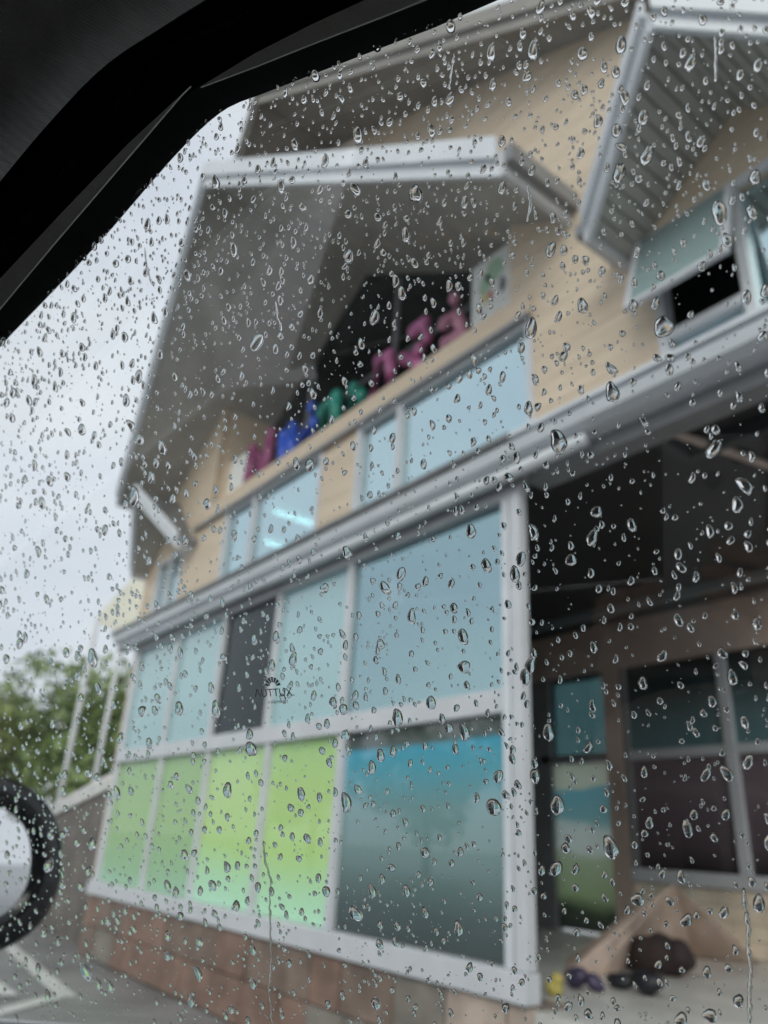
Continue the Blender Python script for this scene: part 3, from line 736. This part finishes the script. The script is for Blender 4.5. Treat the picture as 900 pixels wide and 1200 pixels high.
for a0, a1, t0, t1 in ((-1.3, -.45, -1.3, -.45), (-.25, .98, -.25, .44)):
    MB().hexa([CP(a0, -1.325, -.165), CP(a1, -1.325, -.165), CP(a1, -1.33, -.165), CP(a0, -1.33, -.165), CP(t0, -1.03, .36), CP(t1, -1.03, .36), CP(t1, -1.035, .36), CP(t0, -1.035, .36)]).build('far_window', 'tinted_glass', car)  # dark tint added to dim the sky mirrored in the near window
MB().hexa(cbox(-1.78, -1.7, -1.3, .42, -.98, .36)).build('rear_panel', 'cabin_plastic', car)
MB().hexa([CP(-.95, .40, -.17), CP(-.75, .40, -.17), CP(-.75, .45, -.17), CP(-.95, .45, -.17), CP(-.95, .16, .37), CP(-.75, .16, .37), CP(-.75, .21, .37), CP(-.95, .21, .37)]).build('door_pillar', 'cabin_plastic', car)
MB().hexa(cbox(-1.7, 1.3, -1.28, .37, -1.05, -.985)).build('cabin_floor', 'cabin_plastic', car)
MB().hexa([CP(.75, -1.27, -.6), CP(1.3, -1.27, -.6), CP(1.3, .36, -.6), CP(.75, .36, -.6), CP(.82, -1.27, -.22), CP(1.3, -1.27, -.17), CP(1.3, .36, -.17), CP(.82, .36, -.22)]).build('dashboard', 'cabin_plastic', car, bevel=.03)
MB().hexa([CP(1.28, -1.2, -.165), CP(1.29, -1.2, -.165), CP(1.29, .32, -.165), CP(1.28, .32, -.165), CP(.50, -.98, .36), CP(.51, -.98, .36), CP(.51, .13, .36), CP(.50, .13, .36)]).build('windscreen', 'pane_glass', car)
MB().hexa([CP(1.31, -1.38, -1.0), CP(2.2, -1.25, -1.0), CP(2.2, .38, -1.0), CP(1.31, .48, -1.0), CP(1.31, -1.36, -.2), CP(2.1, -1.2, -.38), CP(2.1, .33, -.38), CP(1.31, .46, -.2)]).build('bonnet', 'car_paint', car, bevel=.05)
# seat of the passenger who takes the picture
MB().hexa(cbox(-.62, -.10, -.55, .02, -.72, -.55)).build('seat', 'seat_cloth', car, bevel=.04)
MB().hexa([CP(-.62, -.53, -.56), CP(-.50, -.53, -.56), CP(-.50, 0, -.56), CP(-.62, 0, -.56), CP(-.92, -.50, .12), CP(-.82, -.50, .12), CP(-.82, -.03, .12), CP(-.92, -.03, .12)]).build('backrest', 'seat_cloth', car, bevel=.04)
for a in (1.5, -1.45):
    for b in (.36, -1.24):
        c0, c1 = CP(a, b - .1, -.99), CP(a, b + .1, -.99)
        ax = (c1 - c0).normalized()
        m = MB(); m.tube([c0, c0 + ax * .02, c1 - ax * .02, c1], [.27, .31, .31, .27], 24); wl = m.build('wheel', 'tyre', car, smooth=False)
        MB().tube([c0 - ax * .004, c1 + ax * .004], .19, 20).build('rim', 'alloy', wl)
# side mirror
dm = 1.06
Cm = EYE + pray(-32, 1012) * dm
toc = (EYE - Cm).normalized()
nm = (-HF * .80 + toc * .75).normalized()
def mir(x, y):
    d = pray(x, y); return EYE + d * ((Cm - EYE).dot(nm) / d.dot(nm))
e1 = mir(79, 1006) - Cm; e2 = mir(-28, 905) - Cm
if nm.cross(e1).dot(e2) < 0: pass
K = 40
def ring(k, back): return [Cm + e1 * k * math.copysign(abs(math.cos(t)) ** .86, math.cos(t)) + e2 * k * math.copysign(abs(math.sin(t)) ** .86, math.sin(t)) - nm * back for t in [2 * math.pi * e / K for e in range(K)]]
def loft(rows, name, mat, parent, cap=True):
    m = MB()
    for r in rows: m.v += [tuple(p) for p in r]
    for k in range(len(rows) - 1):
        for e in range(K): m.f.append((k * K + e, k * K + (e + 1) % K, (k + 1) * K + (e + 1) % K, (k + 1) * K + e))
    if cap: m.f.append(tuple(range((len(rows) - 1) * K, len(rows) * K)))
    return m.build(name, mat, parent, smooth=True)
mh = loft([ring(.64, .014), ring(.66, .002), ring(.70, -.002), ring(.93, .003), ring(.985, .010), ring(1.0, .022), ring(.99, .045), ring(.9, .085), ring(.7, .115), ring(.4, .13), ring(.1, .135)], 'side_mirror', 'mirror_black', car)
m = MB(); m.v = [tuple(p) for p in ring(.655, .010)]; m.f = [tuple(range(K))]; m.build('mirror_glass', 'chrome_mirror', mh)
MB().tube([Cm - nm * .06 - e2 * .6, CP(.88, .40, -.16)], [.03, .025], 10).build('mirror_arm', 'mirror_black', mh, smooth=True)

# glass maker's stamp etched on the pane
def mesh_text(body, size, loc_px, off):
    cu = bpy.data.curves.new('stamp_curve', 'FONT'); cu.body = body; cu.size = size; cu.align_x = 'CENTER'; cu.extrude = .00004
    ob = bpy.data.objects.new('stamp_tmp', cu); COL.objects.link(ob)
    bpy.context.view_layer.update()
    me = bpy.data.meshes.new_from_object(ob.evaluated_get(bpy.context.evaluated_depsgraph_get()))
    bpy.data.objects.remove(ob)
    p = pix(*loc_px, off)
    M = Matrix(((-HF.x, UP.x, -NP.x, p.x), (-HF.y, UP.y, -NP.y, p.y), (-HF.z, UP.z, -NP.z, p.z), (0, 0, 0, 1)))
    me.transform(M)
    return me
material('etch', (.24, .27, .275), .8, .1, 50)
for body, size, loc in (('\u039bUTTUX.', .0054, (322, 816)), ('A JOOMA 027', .0019, (326, 824))):
    me = mesh_text(body, size, loc, -.0024); me.materials.append(MATS['etch'])
    ob = bpy.data.objects.new('glass_stamp', me); COL.objects.link(ob); adopt(ob, pane)
m = MB(); cpt = pix(320, 804, -.0024)
def fan(r, t): return cpt - HF * r * math.cos(t) + UP * r * math.sin(t)
for k in range(7):
    t0 = math.pi * (k + .12) / 7; t1 = math.pi * (k + .88) / 7
    i = len(m.v); m.v += [tuple(fan(.0018, t0)), tuple(fan(.0044, t0)), tuple(fan(.0044, t1)), tuple(fan(.0018, t1))]; m.f.append((i, i + 1, i + 2, i + 3))
m.build('glass_stamp', 'etch', pane)

# ------------------------------------------------------------------ raindrops on the outside of the glass
OFFD = .0022
def drop_mesh(seg, rings, elong, tear, irr, hgt, seed, pw=.62, bend=0):
    r = random.Random(seed)
    ph = [r.uniform(0, 6.28) for _ in range(4)]
    V = []; F = []
    def R(t):
        k = 1 + irr * (.5 * math.sin(2 * t + ph[0]) + .35 * math.sin(3 * t + ph[1]) + .2 * math.sin(5 * t + ph[2]))
        x = math.cos(t) * k; y = math.sin(t) * k * elong
        x *= 1 - tear * (.5 + .5 * math.sin(t))            # narrower towards the top
        return x + bend * (y / elong) ** 2, y
    rho = [1 - ((rings - j) / rings) ** 1.8 for j in range(1, rings + 1)]   # dense near rim
    V.append((0, -.12 * elong * tear, hgt))
    for q in rho:
        for e in range(seg):
            x, y = R(2 * math.pi * e / seg)
            sh = -.12 * elong * tear * (1 - q)
            bulge = 1 + .35 * tear * (-(y * q) / elong)
            V.append((x * q, y * q + sh, hgt * max(0, 1 - q * q) ** pw * bulge))
    for e in range(seg): F.append((0, 1 + e, 1 + (e + 1) % seg))
    for j in range(rings - 1):
        for e in range(seg):
            p = 1 + j * seg; F.append((p + e, p + seg + e, p + seg + (e + 1) % seg, p + (e + 1) % seg))
    ns = len(F)
    b0 = len(V); V.append((0, 0, 0))
    for e in range(seg):
        x, y = R(2 * math.pi * e / seg); V.append((x, y, 0))
    for e in range(seg): F.append((b0, b0 + 1 + (e + 1) % seg, b0 + 1 + e))
    return V, F, ns
TBP = [(random.uniform(1.0, 1.75), random.uniform(0, .38), random.uniform(.03, .24)) for _ in range(30)]
TB = [drop_mesh(22, 6, *TBP[k], random.uniform(.58, .92), 100 + k, .56, random.choice((0, 0, 0, .2, -.2, .4))) for k in range(30)]
TS = [drop_mesh(12, 4, random.uniform(1.0, 1.7), random.uniform(0, .3), random.uniform(.03, .18), random.uniform(.6, .9), 200 + k, .56, random.choice((0, .3, -.3))) for k in range(18)]
TM = [drop_mesh(8, 3, random.uniform(1.0, 1.4), .1, .05, .75, 300 + k, .56) for k in range(5)]
def as_mesh(tpl, name):
    V, F, ns = tpl; me = bpy.data.meshes.new(name); me.from_pydata(V, [], F)
    me.polygons.foreach_set('use_smooth', [i < ns for i in range(len(F))]); me.update(); me.materials.append(MATS['water_drop']); return me
MB_BIG = [as_mesh(t_, 'raindrop') for t_ in TB]
def in_outline(a, u):
    ins = False; j = len(outline) - 1
    for i in range(len(outline)):
        ai, ui = outline[i]; aj, uj = outline[j]
        if (ui > u) != (uj > u) and a < (aj - ai) * (u - ui) / (uj - ui) + ai: ins = not ins
        j = i
    return ins
def to_px(p):
    c_ = ROT.transposed() @ (p - EYE); return 450 - F_PX * c_.x / c_.z, 600 + F_PX * c_.y / c_.z
cell = .006; grid = {}
def free(a, u, r, gap):
    ci, cj = int(a / cell), int(u / cell); k = int((r + .0055) / cell) + 1
    for i in range(ci - k, ci + k + 1):
        for j in range(cj - k, cj + k + 1):
            for (a2, u2, r2) in grid.get((i, j), ()):
                if (a - a2) ** 2 + (u - u2) ** 2 < ((r + r2) * gap) ** 2: return False
    return True
drops = []
def scatter(n, r0, r1, gap, pwr=1.6, umin=-.285):
    k = tries = 0
    while k < n and tries < n * 12:
        tries += 1
        a = random.uniform(-.30, .58); u = random.uniform(umin, .205)
        if not in_outline(a, u): continue
        dens = .86 + .14 * min(1, max(0, (u + .10) / .22))          # a little denser near the top
        if random.random() > dens: continue
        r = r0 + (r1 - r0) * random.random() ** pwr
        if not free(a, u, r, gap): continue
        grid.setdefault((int(a / cell), int(u / cell)), []).append((a, u, r)); drops.append((a, u, r)); k += 1
scatter(70, .0025, .0036, 1.4)
scatter(800, .0016, .0025, 1.15)
scatter(3500, .0009, .0016, 1.08)
scatter(5200, .00042, .0009, 1.04)
scatter(4200, .00018, .00042, 1.0, 1.2)
scatter(1200, .0005, .0011, 1.03, 1.4, .09)
order = sorted(range(len(drops)), key=lambda i: -drops[i][2])
shown = 0; bulk_V = []; bulk_F = []; bulk_S = []; nv = 0
B3 = Matrix(((HF.x, UP.x, NP.x), (HF.y, UP.y, NP.y), (HF.z, UP.z, NP.z)))
B3n = np.array(B3)
for i in order:
    a, u, r = drops[i]; p = PP(a, u, OFFD)
    lean = random.gauss(.10, .28) if r > .0006 else random.uniform(-.6, .6)
    X, Y = to_px(p)
    if shown < 300 and 5 < X < 895 and 5 < Y < 1195:
        kt = random.randrange(len(TB)); o = bpy.data.objects.new('raindrop', MB_BIG[kt]); COL.objects.link(o)
        o.matrix_world = Matrix.Translation(p) @ (B3 @ Matrix.Rotation(lean, 3, 'Z')).to_4x4() @ Matrix.Diagonal((r, r, r, 1))
        el, te, ir = TBP[kt]
        form = 'pear-shaped' if te > .24 else 'crooked' if ir > .16 else 'long oval' if el > 1.42 else 'nearly round' if el < 1.2 else 'oval'
        size = 'big' if r > .0025 else 'middle-sized'
        tag(o, f'{size} {form} clear water drop clinging to the car window', 'raindrop', f'{size} {form} raindrops on the car window')
        shown += 1
    else:
        V, F, ns = random.choice(TB if r > .0015 else TS if r > .00042 else TM)
        c_, s_ = math.cos(lean), math.sin(lean)
        A = np.array(V) * r; A = A @ np.array([[c_, s_, 0], [-s_, c_, 0], [0, 0, 1]]); A = A @ B3n.T + np.array(p)
        bulk_V.append(A); bulk_F += [tuple(nv + q for q in f) for f in F]; bulk_S += [k < ns for k in range(len(F))]; nv += len(V)
me = bpy.data.meshes.new('small_raindrops'); me.from_pydata(np.concatenate(bulk_V).tolist(), [], bulk_F)
me.polygons.foreach_set('use_smooth', bulk_S); me.update(); me.materials.append(MATS['water_drop'])
o = bpy.data.objects.new('small_raindrops', me); COL.objects.link(o); o['kind'] = 'stuff'
tag(o, 'countless small clear water beads between the bigger drops on the window', 'raindrops')
# thin runs of water
def trail(pts_px, wd, label):
    m = MB(); P = []
    for (x0, y0), (x1, y1) in zip(pts_px[:-1], pts_px[1:]):
        nseg = max(2, int(math.hypot(x1 - x0, y1 - y0) / 4))
        P += [(x0 + (x1 - x0) * k / nseg, y0 + (y1 - y0) * k / nseg) for k in range(nseg)]
    P.append(pts_px[-1]); n = len(P); seg = 6; rows = []
    for k, (x, y) in enumerate(P):
        p = pix(x + random.uniform(-.7, .7), y, OFFD); ww = wd * (.55 + .6 * random.random()) * (1 if 0 < k < n - 1 else .15)
        for e in range(seg + 1):
            t = math.pi * e / seg; m.v.append(tuple(p + HF * ww * math.cos(t) + NP * ww * .55 * math.sin(t)))
    for k in range(n - 1):
        for e in range(seg): m.f.append((k * (seg + 1) + e, k * (seg + 1) + e + 1, (k + 1) * (seg + 1) + e + 1, (k + 1) * (seg + 1) + e))
        m.f.append((k * (seg + 1) + seg, k * (seg + 1), (k + 1) * (seg + 1), (k + 1) * (seg + 1) + seg))
    m.f += [tuple(range(seg + 1)), tuple((n - 1) * (seg + 1) + e for e in range(seg + 1))]
    o = m.build('water_trail', 'water_drop', None, smooth=True)
    tag(o, label, 'water trail', 'runs of water on the car window')
trail([(169, 290), (171, 306), (174, 316), (176, 328), (180, 336)], .0006, 'short crooked water trail against the sky part of the window')
trail([(872, 1040), (873, 1062), (877, 1085), (876, 1110), (880, 1135), (878, 1165), (879, 1200)], .0009, 'long beaded water trail over the porch floor')
trail([(308, 985), (311, 1010), (317, 1030), (316, 1060), (317, 1100), (318, 1130), (315, 1160), (319, 1200)], .0006, 'thin wandering water trail over the green film and stone tiles')
trail([(532, 62), (529, 85), (526, 108)], .0005, 'faint straight water trail high up near the window frame')
trail([(838, 40), (839, 70), (838, 98)], .0005, 'faint straight water trail over the slatted gable underside')
trail([(618, 215), (622, 240), (617, 262)], .0006, 'short water trail over the gable eaves')
trail([(322, 352), (325, 372), (331, 390)], .0007, 'short water trail against the gable soffit')

# ------------------------------------------------------------------ things on the porch floor
material('tan_cloth', (.62, .48, .40), .9, .15, 5, .4, 12); material('dark_bundle', (.035, .022, .022), .8, .3, 8, .3, 30)
material('toy_yellow', (.48, .40, .10), .4, .1, 5); material('toy_purple', (.05, .04, .09), .4, .1, 5); material('toy_black', (.012, .013, .02), .5, .1, 5)
# a tan sheet standing up like a low tent
fl = FLOOR + .002
apx = at_y(790, 1036, 5.7)
base = [at_z(655, 1152, fl), at_z(700, 1146, fl), at_z(752, 1129, fl), at_z(800, 1124, fl), at_z(862, 1112, fl), Vector((-3.7, 6.7, fl)), Vector((-4.5, 6.3, fl)), Vector((-4.4, 5.2, fl))]
m = MB(); nb = len(base); RN = 8; SG = 6
for k in range(RN + 1):
    t_ = k / RN
    for i_ in range(nb):
        for j_ in range(SG):
            p = base[i_].lerp(base[(i_ + 1) % nb], j_ / SG).lerp(apx, t_)
            fold = math.sin((i_ * SG + j_) * 1.9) * .035 * math.sin(math.pi * min(1, t_ * 1.1)) + .02 * math.sin(math.pi * t_)
            d_ = (p - apx); d_.z = 0
            m.v.append(tuple(p + (d_.normalized() * fold if d_.length > 1e-4 else Vector())))
tot = nb * SG
for k in range(RN):
    for e in range(tot): m.f.append((k * tot + e, k * tot + (e + 1) % tot, (k + 1) * tot + (e + 1) % tot, (k + 1) * tot + e))
tag(m.build('draped_sheet', 'tan_cloth', None, smooth=True), 'tan sheet standing tent-like on the porch floor by the corner post', 'sheet')
def lump(name, parts, mat, label, cat):
    m = MB()
    for c_, r_, sc in parts: m.ball(c_, r_, 18, 12, sc)
    m.v = [(x + .012 * math.sin(31 * z + 17 * x), y + .012 * math.sin(23 * x + 9 * z), max(FLOOR + .001, z + .010 * math.sin(27 * x + 13 * y))) for x, y, z in m.v]
    return tag(m.build(name, mat, None, smooth=True), label, cat)
b0 = at_z(768, 1141, FLOOR)
lump('dark_bundle', [((b0.x - .16, b0.y, FLOOR + .09), .10, (1.6, 1, 1)), ((b0.x - .03, b0.y - .02, FLOOR + .115), .12, (1.4, 1, .98)), ((b0.x + .07, b0.y, FLOOR + .125), .13, (1.2, 1, .98)), ((b0.x + .17, b0.y + .02, FLOOR + .12), .12, (1, 1, .95))], 'dark_bundle', 'dark brown rounded bundle lying in front of the tan sheet', 'bundle')
b0 = at_z(748, 1163, FLOOR)
lump('black_shoe', [((b0.x - .12, b0.y, FLOOR + .045), .05, (2.0, 1, .9)), ((b0.x + .08, b0.y - .02, FLOOR + .065), .065, (1.6, 1, 1))], 'toy_black', 'black shoe-like object on the porch floor before the dark bundle', 'shoe')
b0 = at_z(684, 1160, FLOOR)
lump('purple_toy', [((b0.x - .05, b0.y, FLOOR + .06), .06, (1.3, 1, 1)), ((b0.x + .08, b0.y, FLOOR + .045), .045, (1.2, 1, 1))], 'toy_purple', 'small purple toy at the foot of the tan sheet', 'toy')
b0 = at_z(649, 1166, FLOOR)
lump('yellow_toy', [((b0.x, b0.y, FLOOR + .045), .045, (1, 1, 1)), ((b0.x + .03, b0.y, FLOOR + .09), .03, (1, 1, 1))], 'toy_yellow', 'small yellow toy beside the white corner post', 'toy')

# ------------------------------------------------------------------ the phone that takes the picture (shows faintly mirrored in the side window)
material('phone_back', (.30, .29, .28), .5, .1, 10); material('lens_black', (.004, .004, .005), .1, .1, 10); material('lens_ring', (.16, .16, .17), .3, .1, 10, metal=.6)
RX, RY, RZ = (Vector((ROT[0][k], ROT[1][k], ROT[2][k])) for k in range(3))
def cl(x, y, z): return EYE + RX * x + RY * y + RZ * z
ph = thing('phone', EYE - RY * .14 + RZ * .01, 'dark phone with two round lenses mirrored in the side window', 'phone')
rr = .010; cor = []
for cx, cy, t0 in ((.015 - rr, .016 - rr, 0), (-.060 + rr, .016 - rr, 90), (-.060 + rr, -.145 + rr, 180), (.015 - rr, -.145 + rr, 270)):
    cor += [(cx + rr * math.cos(math.radians(t0 + k * 22.5)), cy + rr * math.sin(math.radians(t0 + k * 22.5))) for k in range(5)]
MB().prism([cl(x, y, .008) for x, y in cor], RZ * .008).build('phone_body', 'phone_back', ph)
for x, y in ((0, 0), (-.019, -.018)):
    m = MB(); m.tube([cl(x, y, .0079), cl(x, y, .0065)], .0072, 24); lr = m.build('lens_ring', 'lens_ring', ph)
    m = MB(); m.tube([cl(x, y, .0064), cl(x, y, .0062)], .0058, 24); m.build('lens', 'lens_black', lr)

# ------------------------------------------------------------------ the photographer, seated behind the phone
def skin(name, verts, edges, rad, mat, parent, root=0, sub=2):
    me = bpy.data.meshes.new(name); me.from_pydata([tuple(v) for v in verts], edges, []); me.update()
    o = bpy.data.objects.new(name, me); COL.objects.link(o); adopt(o, parent)
    o.modifiers.new('skin', 'SKIN'); sv = me.skin_vertices
    if not sv: me.attributes.new('skin', 'FLOAT', 'POINT')
    for i_, r_ in enumerate(rad):
        rr_ = r_ if isinstance(r_, tuple) else (r_, r_)
        me.skin_vertices[0].data[i_].radius = rr_
    me.skin_vertices[0].data[root].use_root = True
    sb = o.modifiers.new('sub', 'SUBSURF'); sb.levels = sub; sb.render_levels = sub
    me.materials.append(MATS[mat]); me.polygons.foreach_set('use_smooth', [True] * len(me.polygons))
    o.modifiers['skin'].use_smooth_shade = True
    return o
material('skin', (.42, .25, .18), .5, .1, 20, .1, 60); material('shirt', (.13, .13, .16), .9, .15, 8, .3, 60); material('trousers', (.30, .22, .18), .9, .15, 8, .3, 60); material('hair', (.015, .012, .01), .6, .2, 60, .5, 90)
per = thing('person', CP(-.3, -.28, -.98) , 'seated person in a dark shirt holding up a phone, mirrored in the side window', 'person')
V = []; E_ = []; Rr = []
def jn(p, r, prev=None):
    V.append(p); Rr.append(r)
    if prev is not None: E_.append((prev, len(V) - 1))
    return len(V) - 1
pel = jn(CP(-.32, -.28, -.46), (.13, .11)); bel = jn(CP(-.27, -.28, -.34), (.13, .10), pel); che = jn(CP(-.20, -.28, -.16), (.15, .11), bel)
nk = jn(CP(-.18, -.28, -.02), .055, che); hd0 = jn(CP(-.17, -.27, .06), .07, nk); hd1 = jn(CP(-.165, -.265, .13), .085, hd0); hd2 = jn(CP(-.17, -.265, .20), .055, hd1)
nose = jn(CP(-.10, -.215, .10), .016, hd1)
for side, bsh in ((1, -.12), (-1, -.45)):
    sh = jn(CP(-.20, bsh, -.09), .055, che)
    if side == 1:
        el = jn(CP(-.02, -.06, -.33), .04, sh); wr_ = jn(cl(.03, -.175, .03), .028, el); pm = jn(cl(.022, -.125, .020), (.026, .016), wr_); pk = jn(cl(.023, -.095, .014), (.026, .014), pm)
        for k, yy in enumerate((-.074, -.092, -.110, -.126)):
            f1 = jn(cl(.022, yy, .004), .0085, pk if k < 2 else pm); f2 = jn(cl(.002, yy + .004, .0005), .008, f1); f3 = jn(cl(-.02 - .006 * (k in (1, 2)), yy + .006, .0005), .007, f2)
        t1 = jn(cl(.022, -.085, .024), .010, pm); t2 = jn(cl(.004, -.06, .025), .009, t1)
    else:
        el = jn(CP(-.16, -.50, -.36), .04, sh); wr_ = jn(CP(.06, -.42, -.42), .028, el); pm = jn(CP(.13, -.41, -.42), (.034, .016), wr_)
        for k in range(4):
            f1 = jn(CP(.19, -.445 + .022 * k, -.425), .0085, pm); f2 = jn(CP(.225, -.445 + .022 * k, -.445), .0075, f1)
        t1 = jn(CP(.14, -.37, -.435), .010, pm); t2 = jn(CP(.175, -.355, -.45), .008, t1)
for bb in (-.17, -.40):
    hp = jn(CP(-.28, bb, -.47), .085, pel); kn = jn(CP(.17, bb, -.46), .06, hp); an = jn(CP(.22, bb, -.90), .042, kn); to = jn(CP(.36, bb, -.945), .034, an)
skin('body', V, E_, Rr, 'skin', per)
V = []; E_ = []; Rr = []
a_ = jn(CP(-.32, -.28, -.47), (.15, .13)); b_ = jn(CP(-.27, -.28, -.34), (.15, .12), a_); c_ = jn(CP(-.20, -.28, -.15), (.17, .13), b_); d_ = jn(CP(-.185, -.28, -.055), .075, c_)
e_ = jn(CP(-.20, -.11, -.09), .07, c_); jn(CP(-.12, -.09, -.19), .062, e_); f_ = jn(CP(-.20, -.46, -.09), .07, c_); jn(CP(-.18, -.485, -.22), .062, f_)
skin('shirt', V, E_, Rr, 'shirt', per)
V = []; E_ = []; Rr = []
a_ = jn(CP(-.32, -.28, -.475), (.15, .12))
for bb in (-.17, -.40):
    h_ = jn(CP(-.26, bb, -.475), .098, a_); k_ = jn(CP(.17, bb, -.46), .075, h_); jn(CP(.215, bb, -.86), .06, k_)
skin('trousers', V, E_, Rr, 'trousers', per)
m = MB(); m.ball(CP(-.195, -.285, .155), .098, 16, 10, (1, 1, 1.0)); m.build('hair', 'hair', per, smooth=True)
